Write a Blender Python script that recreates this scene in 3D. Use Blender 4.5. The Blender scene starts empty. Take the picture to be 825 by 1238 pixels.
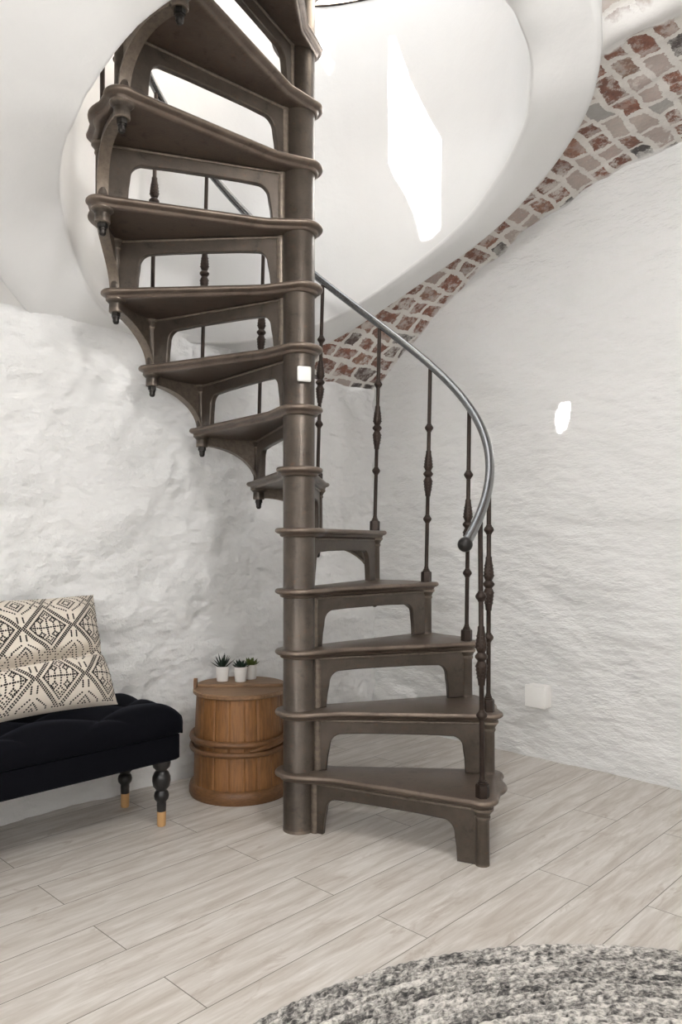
import bpy, bmesh, math, random
import numpy as np
from mathutils import Vector, Matrix, noise

random.seed(7)
PI = math.pi
scene = bpy.context.scene
COL = scene.collection

# ------------------------------------------------------------------ layout
F, HORIZON, EYE = 907.66, 655.7, 0.9527          # focal length (px of an 825 wide frame), horizon row, eye height
CX, CY = -0.1398, 2.496                          # stair axis
RISE, TH0, DTH, RP = 0.2, math.radians(-26.4), math.radians(22.5), 0.623
NSTEP = 16
CORNER = Vector((0.19, 3.98, 0))                 # far corner of the room
ROT = math.radians(-44.03)                       # room frame: local x along right wall (s), local -y along left wall (d)
RM = Matrix.Translation(CORNER) @ Matrix.Rotation(ROT, 4, 'Z')
def W(s, d, z=0.0):
    return RM @ Vector((s, -d, z))
WIDTH, DEEP = 3.6, 4.0
SHAFT_TOP = 3.263

# ------------------------------------------------------------------ helpers
class MB:
    def __init__(self): self.v = []; self.f = []; self.m = []
    def add(self, vs, fs, mi=0, M=None):
        o = len(self.v)
        for p in vs:
            p = Vector(p)
            self.v.append(tuple(M @ p) if M is not None else tuple(p))
        for f in fs:
            self.f.append(tuple(i + o for i in f)); self.m.append(mi)
        return self
    def lathe(self, prof, n=24, M=None, mi=0, cap=True):
        vs = []; fs = []
        k = len(prof)
        for i in range(n):
            a = 2 * PI * i / n
            for r, z in prof: vs.append((r * math.cos(a), r * math.sin(a), z))
        for i in range(n):
            j = (i + 1) % n
            for q in range(k - 1):
                fs.append((i * k + q, j * k + q, j * k + q + 1, i * k + q + 1))
        if cap:
            if prof[0][0] > 1e-6: fs.append(tuple(i * k for i in range(n))[::-1])
            if prof[-1][0] > 1e-6: fs.append(tuple(i * k + k - 1 for i in range(n)))
        return self.add(vs, fs, mi, M)
    def tube(self, pts, r, n=12, mi=0, cap=True, closed=False):
        pts = [Vector(p) for p in pts]; N = len(pts)
        rr = r if isinstance(r, (list, tuple)) else [r] * N
        vs = []; fs = []
        up = Vector((0, 0, 1)); prev = None
        for i, p in enumerate(pts):
            t = (pts[(i + 1) % N] - pts[i - 1]) if closed else (pts[min(i + 1, N - 1)] - pts[max(i - 1, 0)])
            t.normalize()
            if prev is None:
                a = t.cross(up)
                if a.length < 1e-3: a = t.cross(Vector((1, 0, 0)))
            else:
                a = prev - t * prev.dot(t)
            a.normalize(); prev = a
            b = t.cross(a)
            for j in range(n):
                q = 2 * PI * j / n
                vs.append(p + (a * math.cos(q) + b * math.sin(q)) * rr[i])
        for i in range(N if closed else N - 1):
            i2 = (i + 1) % N
            for j in range(n):
                j2 = (j + 1) % n
                fs.append((i * n + j, i * n + j2, i2 * n + j2, i2 * n + j))
        if cap and not closed:
            fs.append(tuple(range(n))[::-1]); fs.append(tuple((N - 1) * n + j for j in range(n)))
        return self.add(vs, fs, mi)
    def layers(self, loops, mi=0, M=None, capb=True, capt=True):
        """stack of closed loops with equal counts, skinned"""
        n = len(loops[0]); vs = [p for l in loops for p in l]; fs = []
        for i in range(len(loops) - 1):
            for j in range(n):
                j2 = (j + 1) % n
                fs.append((i * n + j, i * n + j2, (i + 1) * n + j2, (i + 1) * n + j))
        if capb: fs.append(tuple(range(n))[::-1])
        if capt: fs.append(tuple((len(loops) - 1) * n + j for j in range(n)))
        return self.add(vs, fs, mi, M)
    def grid(self, nx, ny, fn, mi=0, flip=False):
        vs = [fn(i / nx, j / ny) for j in range(ny + 1) for i in range(nx + 1)]
        fs = []
        for j in range(ny):
            for i in range(nx):
                a = j * (nx + 1) + i
                q = (a, a + 1, a + nx + 2, a + nx + 1)
                fs.append(q[::-1] if flip else q)
        return self.add(vs, fs, mi)
    def box(self, x0, x1, y0, y1, z0, z1, bev=0.0, mi=0, M=None):
        b = min(bev, (x1 - x0) / 2.01, (y1 - y0) / 2.01, (z1 - z0) / 2.01)
        def loop(ins, z):
            out = []
            for sx, sy, a0 in ((1, 1, 0), (-1, 1, 90), (-1, -1, 180), (1, -1, 270)):
                cx = (x1 - b if sx > 0 else x0 + b); cy = (y1 - b if sy > 0 else y0 + b)
                for k in range(4):
                    a = math.radians(a0 + 30 * k)
                    out.append((cx + (b - ins) * math.cos(a), cy + (b - ins) * math.sin(a), z))
            return out
        if b <= 0: b = 1e-4
        L = [loop(b, z0)] if False else []
        for k in range(4):
            a = math.radians(30 * k); L.append(loop(b - b * math.sin(a), z0 + b - b * math.cos(a)))
        for k in range(4):
            a = math.radians(90 - 30 * k); L.append(loop(b - b * math.sin(a), z1 - b + b * math.cos(a)))
        return self.layers(L, mi, M)
    def build(self, name, mats, parent=None, smooth=True, angle=35, loc=None, rot=None):
        me = bpy.data.meshes.new(name)
        me.from_pydata(self.v, [], self.f); me.validate()
        if not isinstance(mats, (list, tuple)): mats = [mats]
        for m in mats: me.materials.append(m)
        if len(mats) > 1 and len(me.polygons) == len(self.m):
            me.polygons.foreach_set('material_index', self.m)
        if smooth:
            me.polygons.foreach_set('use_smooth', [True] * len(me.polygons))
            me.set_sharp_from_angle(angle=math.radians(angle))
        me.update()
        o = bpy.data.objects.new(name, me); COL.objects.link(o)
        if parent is not None: o.parent = parent
        if loc is not None: o.location = loc
        if rot is not None: o.rotation_euler = rot
        return o

def tag(o, label=None, cat=None, group=None, kind=None):
    if label: o['label'] = label
    if cat: o['category'] = cat
    if group: o['group'] = group
    if kind: o['kind'] = kind
    return o
def empty(name, loc, rz=0.0):
    o = bpy.data.objects.new(name, None); COL.objects.link(o)
    o.empty_display_size = 0.05; o.location = loc; o.rotation_euler = (0, 0, rz)
    return o
def structure(o, room=True):
    o['kind'] = 'structure'
    if room:
        o.location = CORNER; o.rotation_euler = (0, 0, ROT)
    return o
def fix_normals(o):
    bm = bmesh.new(); bm.from_mesh(o.data); bmesh.ops.recalc_face_normals(bm, faces=bm.faces)
    bm.to_mesh(o.data); bm.free(); return o

# ------------------------------------------------------------------ materials
class NT:
    def __init__(self, name):
        self.mat = bpy.data.materials.new(name); self.mat.use_nodes = True
        self.t = self.mat.node_tree; self.n = self.t.nodes; self.l = self.t.links
        self.b = self.n['Principled BSDF']
    def node(self, typ, **kw):
        x = self.n.new(typ)
        for k, v in kw.items():
            if k.startswith('i_'):
                key = k[2:]
                key = int(key) if key.isdigit() else key.replace('_', ' ')
                if hasattr(v, 'is_linked') or isinstance(v, bpy.types.NodeSocket): self.l.new(v, x.inputs[key])
                else: x.inputs[key].default_value = v
            else: setattr(x, k, v)
        return x
    def coord(self, out='Object'):
        return self.node('ShaderNodeTexCoord').outputs[out]
    def mapping(self, vec, scale=(1, 1, 1), rot=(0, 0, 0), loc=(0, 0, 0)):
        m = self.node('ShaderNodeMapping', i_Vector=vec)
        m.inputs['Scale'].default_value = scale; m.inputs['Rotation'].default_value = rot; m.inputs['Location'].default_value = loc
        return m.outputs['Vector']
    def noise(self, vec, scale=5, detail=4, rough=0.5, dist=0.0):
        return self.node('ShaderNodeTexNoise', i_Vector=vec, i_Scale=scale, i_Detail=detail, i_Roughness=rough, i_Distortion=dist).outputs['Fac']
    def ramp(self, fac, stops, interp='LINEAR'):
        r = self.node('ShaderNodeValToRGB', i_Fac=fac); cr = r.color_ramp; cr.interpolation = interp
        while len(cr.elements) < len(stops): cr.elements.new(0.5)
        for e, (p, c) in zip(cr.elements, stops):
            e.position = p; e.color = (c, c, c, 1) if isinstance(c, (int, float)) else (*c, 1)
        return r.outputs['Color']
    def mix(self, fac, a, b, blend='MIX'):
        m = self.node('ShaderNodeMix', data_type='RGBA', blend_type=blend)
        def put(i, v):
            if isinstance(v, bpy.types.NodeSocket): self.l.new(v, m.inputs[i])
            elif isinstance(v, (int, float)): m.inputs[i].default_value = v
            else: m.inputs[i].default_value = (*v, 1)
        put(0, fac); put(6, a); put(7, b)
        return m.outputs[2]
    def math(self, op, a, b=0.0, c=0.0):
        m = self.node('ShaderNodeMath', operation=op)
        for i, v in enumerate((a, b, c)):
            if isinstance(v, bpy.types.NodeSocket): self.l.new(v, m.inputs[i])
            else: m.inputs[i].default_value = v
        return m.outputs[0]
    def bump(self, h, strength=0.3, dist=0.01, normal=None):
        b = self.node('ShaderNodeBump', i_Height=h, i_Strength=strength, i_Distance=dist)
        if normal is not None: self.l.new(normal, b.inputs['Normal'])
        return b.outputs['Normal']
    def done(self, color=None, rough=None, metal=None, normal=None, **kw):
        def put(k, v):
            if v is None: return
            if isinstance(v, bpy.types.NodeSocket): self.l.new(v, self.b.inputs[k])
            elif isinstance(v, (tuple, list)): self.b.inputs[k].default_value = (*v, 1)
            else: self.b.inputs[k].default_value = v
        put('Base Color', color); put('Roughness', rough); put('Metallic', metal); put('Normal', normal)
        for k, v in kw.items(): put(k.replace('_', ' '), v)
        return self.mat

def plaster(name, base, var, bumps, rough=0.85, gscale=1.0, patch=None):
    t = NT(name); c = t.coord()
    n1 = t.noise(c, 2.2 * gscale, 5, 0.6); n2 = t.noise(c, 14 * gscale, 5, 0.65)
    col = t.mix(t.ramp(n1, [(0.35, 0), (0.7, 1)]), base, tuple(x * var for x in base))
    col = t.mix(t.math('MULTIPLY', t.ramp(n2, [(0.5, 0), (0.75, 1)]), 0.35), col, tuple(x * (var - 0.04) for x in base))
    mask = t.ramp(t.noise(t.mapping(c, scale=(1, 1, 2)), patch, 3, 0.6), [(0.36, 0.15), (0.66, 1)]) if patch else None
    nrm = None
    for sc, st, di, stretch in bumps:
        v = t.mapping(c, scale=stretch, rot=(0, math.radians(14), 0))
        h = t.noise(v, sc, 6, 0.6)
        if mask is not None and sc > 6: h = t.math('MULTIPLY', h, mask)
        nrm = t.bump(h, st, di, nrm)
    return t.done(col, rough, 0.0, nrm)

M = {}
M['wall_rough'] = plaster('rough_whitewash', (0.77, 0.77, 0.765), 0.965, [(9, 0.5, 0.03, (1, 1, 1.8)), (32, 0.7, 0.009, (1, 1, 1.4)), (90, 0.9, 0.005, (1, 1, 1)), (200, 0.6, 0.002, (1, 1, 1))], patch=3.5)
M['wall_trowel'] = plaster('trowelled_whitewash', (0.77, 0.77, 0.765), 0.975, [(3.5, 0.8, 0.05, (1, 1, 2.4)), (9, 0.35, 0.018, (1, 1, 2.8)), (38, 0.25, 0.004, (1, 1, 2.2)), (140, 0.3, 0.002, (1, 1, 1.3))], patch=2.6)
M['shaft'] = plaster('dimmed_shaft_plaster', (0.69, 0.69, 0.688), 0.985, [(5, 0.25, 0.012, (1, 1, 1)), (60, 0.25, 0.002, (1, 1, 1))])  # same plaster as the soffit, darkened so the shaft renders less bright
M['plain'] = plaster('plain_white_plaster', (0.77, 0.77, 0.765), 0.98, [(8, 0.3, 0.01, (1, 1, 1))])

def vault_material():
    t = NT('brick_vault'); uv = t.coord('UV')
    d1 = t.node('ShaderNodeTexNoise', i_Vector=uv, i_Scale=7.5, i_Detail=1.0).outputs['Color']
    d2 = t.node('ShaderNodeTexNoise', i_Vector=uv, i_Scale=36.0, i_Detail=5.0, i_Roughness=0.72).outputs['Color']
    dv = t.node('ShaderNodeVectorMath', operation='MULTIPLY_ADD')
    t.l.new(d1, dv.inputs[0]); dv.inputs[1].default_value = (0.075, 0.055, 0); t.l.new(uv, dv.inputs[2])
    dw = t.node('ShaderNodeVectorMath', operation='MULTIPLY_ADD')
    t.l.new(d2, dw.inputs[0]); dw.inputs[1].default_value = (0.038, 0.034, 0); t.l.new(dv.outputs[0], dw.inputs[2])
    br = t.node('ShaderNodeTexBrick', i_Vector=dw.outputs[0], i_Scale=1.0, offset=0.41, offset_frequency=2, squash=0.7, squash_frequency=3)
    br.inputs['Color1'].default_value = (0, 0, 0, 1); br.inputs['Color2'].default_value = (1, 1, 1, 1); br.inputs['Mortar'].default_value = (0.5, 0.5, 0.5, 1)
    br.inputs['Mortar Size'].default_value = 0.0115; br.inputs['Mortar Smooth'].default_value = 0.0
    br.inputs['Brick Width'].default_value = 0.142; br.inputs['Row Height'].default_value = 0.086; br.inputs['Bias'].default_value = 0.0
    rnd = t.node('ShaderNodeTexWhiteNoise', noise_dimensions='1D'); t.l.new(br.outputs['Color'], rnd.inputs['W'])
    mort = br.outputs['Fac']
    brick = t.ramp(br.outputs['Color'], [(0.0, (0.085, 0.082, 0.082)), (0.10, (0.11, 0.09, 0.085)), (0.14, (0.20, 0.088, 0.058)), (0.40, (0.30, 0.13, 0.088)), (0.60, (0.21, 0.10, 0.072)), (0.85, (0.35, 0.185, 0.13)), (1.0, (0.27, 0.18, 0.14))])
    n = t.noise(uv, 38, 5, 0.7)
    brick = t.mix(t.ramp(n, [(0.3, 0.6), (0.6, 0.0)]), brick, (0.06, 0.042, 0.036))
    lime = t.mix(t.noise(uv, 30, 4, 0.6), (0.80, 0.78, 0.745), (0.64, 0.61, 0.57))
    fac = t.math('MAXIMUM', mort, t.math('MULTIPLY', t.ramp(rnd.outputs['Value'], [(0.78, 0), (0.80, 0.45)]), 1.0))
    smear = t.ramp(t.noise(uv, 15, 7, 0.78), [(0.47, 0), (0.56, 1)])
    big = t.ramp(t.noise(uv, 4.5, 3, 0.5), [(0.35, 0.25), (0.7, 1)])
    fac = t.math('MAXIMUM', fac, t.math('MULTIPLY', smear, big))
    bare = t.mix(fac, brick, lime)
    # bare brick only on the bay next to the end wall; limewashed beyond a ragged edge
    sep = t.node('ShaderNodeSeparateXYZ', i_Vector=uv)
    d = t.math('ADD', sep.outputs[0], t.math('MULTIPLY', t.math('SUBTRACT', t.noise(uv, 7, 5, 0.6), 0.5), 0.16))
    w = t.ramp(d, [(0.0, 0), (0.705, 0), (0.73, 1), (0.86, 1), (0.885, 0.15), (1, 1)])
    edge = t.ramp(d, [(0.0, 1), (0.028, 0)])
    w = t.math('MAXIMUM', w, t.math('MULTIPLY', edge, 0.9))
    col = t.mix(w, bare, (0.80, 0.79, 0.775))
    h = t.math('SUBTRACT', t.math('MULTIPLY', n, 0.35), t.math('MULTIPLY', mort, 0.6))
    h2 = t.math('MULTIPLY', h, t.math('SUBTRACT', 1.0, w))
    return t.done(col, 0.88, 0.0, t.bump(h2, 0.9, 0.012, t.bump(t.noise(uv, 60, 4, 0.6), 0.3, 0.004)))
M['vault'] = vault_material()

def floor_material():
    t = NT('pale_laminate'); c = t.coord()
    sp = t.node('ShaderNodeSeparateXYZ', i_Vector=c)
    cb = t.node('ShaderNodeCombineXYZ')
    t.l.new(t.math('ADD', t.math('MULTIPLY', sp.outputs[1], -1.0), 0.04), cb.inputs[0])
    t.l.new(t.math('SUBTRACT', sp.outputs[0], 0.101), cb.inputs[1])
    br = t.node('ShaderNodeTexBrick', i_Vector=cb.outputs[0], i_Scale=1.0, offset=0.5)
    br.inputs['Color1'].default_value = (0, 0, 0, 1); br.inputs['Color2'].default_value = (1, 1, 1, 1); br.inputs['Mortar'].default_value = (0, 0, 0, 1)
    br.inputs['Mortar Size'].default_value = 0.0013; br.inputs['Mortar Smooth'].default_value = 0.2
    br.inputs['Brick Width'].default_value = 1.06; br.inputs['Row Height'].default_value = 0.158
    plank = br.outputs['Color']
    off = t.node('ShaderNodeVectorMath', operation='MULTIPLY_ADD')
    t.l.new(plank, off.inputs[0]); off.inputs[1].default_value = (7.0, 3.0, 5.0); t.l.new(cb.outputs[0], off.inputs[2])
    v = t.mapping(off.outputs[0], scale=(1.6, 13, 1))
    g1 = t.noise(v, 2.2, 6, 0.62, 0.6)
    g2 = t.noise(t.mapping(off.outputs[0], scale=(4, 60, 1)), 3.0, 4, 0.6, 0.3)
    g3 = t.noise(t.mapping(off.outputs[0], scale=(2.5, 9, 1)), 1.8, 5, 0.7, 1.2)
    col = t.mix(t.ramp(g1, [(0.32, 0), (0.62, 1)]), (0.43, 0.385, 0.34), (0.66, 0.63, 0.595))
    col = t.mix(t.math('MULTIPLY', t.ramp(g2, [(0.45, 1), (0.62, 0)]), 0.25), col, (0.42, 0.37, 0.32))
    col = t.mix(t.math('MULTIPLY', t.ramp(g3, [(0.56, 0), (0.68, 1)]), 0.55), col, (0.34, 0.28, 0.23))
    col = t.mix(t.math('MULTIPLY', plank, 0.14), col, (0.42, 0.38, 0.345))
    col = t.mix(t.math('MULTIPLY', br.outputs['Fac'], 0.9), col, (0.10, 0.085, 0.07))
    h = t.math('SUBTRACT', t.math('MULTIPLY', g2, 0.15), br.outputs['Fac'])
    return t.done(col, 0.42, 0.0, t.bump(h, 0.25, 0.002), Specular_IOR_Level=0.35)
M['floor'] = floor_material()

def iron(name, a, b, c, rough, metal=0.55, spec=0.4, wear=None, mott=0.7):
    t = NT(name); co = t.coord()
    n1 = t.noise(co, 9, 6, 0.65); n2 = t.noise(co, 55, 4, 0.7); n3 = t.noise(co, 24, 5, 0.7)
    col = t.mix(t.ramp(n1, [(0.3, 0), (0.7, 1)]), a, b)
    col = t.mix(t.ramp(n2, [(0.58, 0), (0.74, 0.6)]), col, c)
    col = t.mix(t.ramp(n3, [(0.56, 0), (0.72, mott)]), col, tuple(x * 0.45 for x in a))
    if wear:
        pt = t.node('ShaderNodeNewGeometry').outputs['Pointiness']
        w = t.math('MULTIPLY', t.ramp(pt, [(0.515, 0), (0.56, 1)]), t.ramp(n2, [(0.3, 0.35), (0.6, 1)]))
        col = t.mix(t.math('MULTIPLY', w, 0.6), col, wear)
    r = t.math('ADD', t.math('MULTIPLY', n1, 0.26), rough - 0.13)
    return t.done(col, r, metal, t.bump(t.noise(co, 160, 3, 0.6), 0.3, 0.0015, t.bump(n1, 0.15, 0.004)), Specular_IOR_Level=spec)
M['iron'] = iron('brown_cast_iron', (0.054, 0.043, 0.035), (0.108, 0.088, 0.071), (0.14, 0.078, 0.046), 0.37, 0.5, 0.45, (0.27, 0.22, 0.175))
M['iron_tread'] = iron('worn_tread_iron', (0.080, 0.060, 0.048), (0.140, 0.108, 0.086), (0.17, 0.088, 0.053), 0.36, 0.5, 0.45, (0.27, 0.215, 0.17))
M['iron_dark'] = iron('dark_wrought_iron', (0.022, 0.015, 0.012), (0.045, 0.030, 0.023), (0.07, 0.042, 0.027), 0.42, 0.5)
M['steel'] = iron('brushed_steel', (0.215, 0.22, 0.225), (0.235, 0.24, 0.245), (0.22, 0.225, 0.23), 0.22, 0.95, mott=0.0)
M['black_metal'] = iron('black_ball_metal', (0.018, 0.017, 0.017), (0.032, 0.029, 0.028), (0.04, 0.034, 0.03), 0.32, 0.6)
M['nut'] = iron('nut_metal', (0.022, 0.02, 0.018), (0.05, 0.045, 0.042), (0.1, 0.09, 0.08), 0.36, 0.8)

def wood(name, a, b, dark, rough=0.5, axis=(18, 18, 1.4), scale=3.0, seed=0.0):
    t = NT(name); c = t.coord()
    v = t.mapping(c, scale=axis, loc=(seed, seed, seed))
    g = t.noise(v, scale, 6, 0.65, 0.8); g2 = t.noise(t.mapping(c, scale=tuple(x * 3 for x in axis)), scale, 3, 0.6)
    n = t.noise(c, 11, 4, 0.6)
    col = t.mix(t.ramp(g, [(0.3, 0), (0.7, 1)]), a, b)
    col = t.mix(t.math('MULTIPLY', t.ramp(g2, [(0.35, 1), (0.55, 0)]), 0.45), col, dark)
    col = t.mix(t.math('MULTIPLY', t.ramp(n, [(0.55, 0), (0.8, 1)]), 0.55), col, dark)
    return t.done(col, rough, 0.0, t.bump(g2, 0.2, 0.002))
M['barrel'] = wood('honey_stave_wood', (0.20, 0.086, 0.026), (0.30, 0.137, 0.045), (0.07, 0.03, 0.011))
M['hoop'] = wood('dark_withy_wood', (0.135, 0.06, 0.022), (0.20, 0.093, 0.034), (0.05, 0.023, 0.010), axis=(6, 6, 30))
M['lid'] = wood('worn_lid_wood', (0.20, 0.112, 0.054), (0.29, 0.168, 0.086), (0.09, 0.046, 0.024), axis=(2, 22, 8))
M['panel'] = wood('beige_panel_wood', (0.62, 0.54, 0.44), (0.72, 0.64, 0.54), (0.5, 0.42, 0.33), axis=(8, 8, 1))
M['tip'] = wood('pale_beech_tip', (0.50, 0.29, 0.12), (0.58, 0.35, 0.16), (0.4, 0.22, 0.09), 0.4)

def simple(name, col, rough=0.5, metal=0.0, var=0.92, nscale=30, bump=0.1, **kw):
    t = NT(name); c = t.coord(); n = t.noise(c, nscale, 4, 0.6)
    cc = t.mix(n, col, tuple(x * var for x in col))
    return t.done(cc, rough, metal, t.bump(n, bump, 0.002), **kw)
M['black_leg'] = simple('black_lacquer', (0.012, 0.011, 0.011), 0.28)
M['velvet'] = simple('black_velvet', (0.0035, 0.0037, 0.006), 0.85, 0, 0.6, 60, 0.2, Sheen_Weight=0.05, Sheen_Roughness=0.4, Sheen_Tint=(0.45, 0.5, 0.7), Specular_IOR_Level=0.08)
M['white_plastic'] = simple('white_plastic', (0.70, 0.69, 0.67), 0.4, 0, 0.98)
M['box_plastic'] = simple('box_plastic', (0.90, 0.89, 0.87), 0.35, 0, 0.98)
M['pot'] = simple('white_ceramic', (0.80, 0.79, 0.77), 0.35, 0, 0.98)
M['soil'] = simple('dark_soil', (0.03, 0.022, 0.016), 0.95, 0, 0.4, 200, 0.8)
M['leaf_dark'] = simple('dark_green_leaf', (0.012, 0.028, 0.016), 0.45, 0, 0.55, 90)
M['leaf_blue'] = simple('deep_green_leaf', (0.018, 0.042, 0.028), 0.45, 0, 0.6, 90)
M['leaf_lime'] = simple('lime_green_leaf', (0.12, 0.16, 0.035), 0.45, 0, 0.6, 60)
def fabric(name, col):
    t = NT(name); c = t.coord()
    w1 = t.node('ShaderNodeTexWave', i_Vector=c, i_Scale=150.0, wave_type='BANDS').outputs['Fac']
    n = t.noise(c, 20, 4, 0.6)
    return t.done(t.mix(n, col, tuple(x * 0.93 for x in col)), 0.9, 0.0, t.bump(t.noise(c, 300, 2, 0.5), 0.3, 0.001, t.bump(w1, 0.1, 0.0006)), Sheen_Weight=0.1)
M['linen'] = fabric('cream_linen', (0.70, 0.635, 0.55))
M['thread'] = simple('black_thread', (0.018, 0.015, 0.014), 0.9)
def rug_material():
    t = NT('braided_wool'); at = t.node('ShaderNodeAttribute', attribute_name='yarn').outputs['Fac']
    sv = t.node('ShaderNodeAttribute', attribute_name='strand').outputs['Vector']
    n = t.noise(t.mapping(sv, scale=(0.55, 1.5, 1), rot=(0, 0, 0.3)), 150, 3, 0.65); big = t.noise(sv, 9, 2, 0.5)
    f = t.noise(t.coord(), 500, 2, 0.6)
    a = t.math('ADD', t.math('ADD', t.math('MULTIPLY', at, 0.24), t.math('MULTIPLY', n, 0.66)), t.math('MULTIPLY', big, 0.30))
    col = t.ramp(a, [(0.42, (0.02, 0.02, 0.02)), (0.52, (0.095, 0.09, 0.085)), (0.60, (0.29, 0.275, 0.255)), (0.72, (0.62, 0.59, 0.55))])
    return t.done(col, 0.95, 0.0, t.bump(f, 0.5, 0.002), Sheen_Weight=0.1)
M['rug'] = rug_material()

# ------------------------------------------------------------------ the room
_prof = [(0.0, 1.755), (0.06, 1.80), (0.25, 1.955), (0.45, 2.107), (0.64, 2.221), (0.82, 2.315), (0.95, 2.365), (1.21, 2.451), (1.39, 2.483), (WIDTH / 2, 2.505)]
_px = np.array([p[0] for p in _prof]); _pz = np.array([p[1] for p in _prof])
def vault_z(s):
    s = min(max(s, 0.0), WIDTH); s = min(s, WIDTH - s)
    return float(np.interp(s, _px, _pz))
def bow(d):
    return float(np.interp(d, [-0.3, 0, 0.4, 0.75, 1.13, 1.5, 1.9, 2.6, 5], [-0.02, -0.02, -0.015, 0.02, 0.058, 0.055, 0.05, 0.04, 0.03]))
def fbm(x, y, z, o=4):
    return noise.fractal(Vector((x, y, z)), 1.0, 2.0, o)

b = MB(); b.grid(8, 8, lambda u, v: (-0.35 + u * (WIDTH + 0.7), 0.35 - v * (DEEP + 0.7), 0), flip=True)
floor = structure(b.build('floor', M['floor']))

def left_wall(u, v):
    d = -0.05 + u * (DEEP + 0.1); z = v * 1.80
    x = bow(d) + 0.024 * fbm(d * 2.6, z * 3.2, 3.1) + 0.0085 * fbm(d * 8, z * 11, 7.7, 3) + 0.0035 * fbm(d * 26, z * 36, 1.7, 3)
    x -= 0.02 * math.exp(-(z / 0.05) ** 2) * 0
    return (x, -d, z)
b = MB(); b.grid(400, 190, left_wall); wl = structure(b.build('wall_left', M['wall_rough'], angle=180))

def right_wall(u, v):
    s = -0.05 + u * (WIDTH + 0.1); z = v * (vault_z(s) + 0.04)
    zz = z + 0.25 * s
    y = 0.020 * fbm(s * 2.4, zz * 5.0, 11.0) + 0.008 * fbm(s * 5.0, zz * 12, 5.0, 4) + 0.0022 * fbm(s * 22, zz * 50, 9.0, 3)
    r = noise.ridged_multi_fractal(Vector((s * 1.5, zz * 4.6, 2.0)), 1.0, 2.0, 3, 1.0, 2.0)
    y -= 0.011 * max(0, r - 1.25) * min(1.0, max(0.25, 1.5 - z))
    return (s, -y * 0.8 - 0.004, z)
b = MB(); b.grid(330, 270, right_wall, flip=False); wr = structure(b.build('wall_right', M['wall_trowel'], angle=180))

# walls behind and right of the viewer, with openings added for fill light
OPEN_S0, OPEN_S1, OPEN_Z0, OPEN_Z1 = 1.6, 3.1, 1.0, 1.95
b = MB()
def quad(x0, x1, z0, z1, y): b.add([(x0, y, z0), (x1, y, z0), (x1, y, z1), (x0, y, z1)], [(0, 1, 2, 3)])
for y in (-DEEP, -DEEP - 0.35):
    quad(-0.1, OPEN_S0, 0, 2.7, y); quad(OPEN_S1, WIDTH + 0.1, 0, 2.7, y)
    quad(OPEN_S0, OPEN_S1, 0, OPEN_Z0, y); quad(OPEN_S0, OPEN_S1, OPEN_Z1, 2.7, y)
y0, y1 = -DEEP, -DEEP - 0.35
for (xa, za), (xb, zb) in (((OPEN_S0, OPEN_Z0), (OPEN_S1, OPEN_Z0)), ((OPEN_S1, OPEN_Z0), (OPEN_S1, OPEN_Z1)), ((OPEN_S1, OPEN_Z1), (OPEN_S0, OPEN_Z1)), ((OPEN_S0, OPEN_Z1), (OPEN_S0, OPEN_Z0))):
    b.add([(xa, y0, za), (xb, y0, zb), (xb, y1, zb), (xa, y1, za)], [(0, 1, 2, 3)])
structure(b.build('wall_rear', M['plain'], smooth=False))
SW0, SW1 = 2.0, 3.2
b = MB()
def quad2(d0, d1, z0, z1, x): b.add([(x, -d0, z0), (x, -d1, z0), (x, -d1, z1), (x, -d0, z1)], [(0, 1, 2, 3)])
for x in (WIDTH, WIDTH + 0.4):
    quad2(-0.1, SW0, 0, 1.83, x); quad2(SW1, DEEP + 0.1, 0, 1.83, x); quad2(SW0, SW1, 0, OPEN_Z0, x); quad2(SW0, SW1, 1.70, 1.83, x)
for (da, za), (db, zb_) in (((SW0, OPEN_Z0), (SW1, OPEN_Z0)), ((SW1, OPEN_Z0), (SW1, 1.70)), ((SW1, 1.70), (SW0, 1.70)), ((SW0, 1.70), (SW0, OPEN_Z0))):
    b.add([(WIDTH, -da, za), (WIDTH, -db, zb_), (WIDTH + 0.4, -db, zb_), (WIDTH + 0.4, -da, za)], [(0, 1, 2, 3)])
structure(b.build('wall_side', M['plain'], smooth=False))

# vault: a barrel springing from the left wall, closed by the right wall
HOLE_R = 0.86
cs = RM.inverted() @ Vector((CX, CY, 0))
def vault_pt(u, v):
    s = u * WIDTH; d = -0.02 + v * (DEEP + 0.04)
    z = vault_z(s)
    rib = math.exp(-((d - 0.80) / 0.06) ** 2) * 0.03 * min(1, s * 3)
    amp = 0.012 * (1 if d < 0.75 else 0.6)
    z += amp * fbm(s * 7, d * 7, 4.2, 4) - rib
    return (s + bow(d) * max(0.0, 1 - s / 0.5), -d, z)
b = MB(); NX, NY = 170, 220
b.grid(NX, NY, vault_pt)
arc = [0.0]
for i in range(NX): arc.append(arc[-1] + math.hypot(WIDTH / NX, vault_z((i + 1) * WIDTH / NX) - vault_z(i * WIDTH / NX)))
keep = [f for f in b.f if math.hypot(sum(b.v[i][0] for i in f) / 4 - cs.x, sum(b.v[i][1] for i in f) / 4 - cs.y) > HOLE_R]
b.f = keep; b.m = [0] * len(keep)
vault = b.build('ceiling', M['vault'], angle=180)
uvl = vault.data.uv_layers.new(name='UVMap')
for lp in vault.data.loops:
    j, i = divmod(lp.vertex_index, NX + 1)
    uvl.data[lp.index].uv = (-0.02 + j / NY * (DEEP + 0.04), arc[i])
structure(vault)

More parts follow.
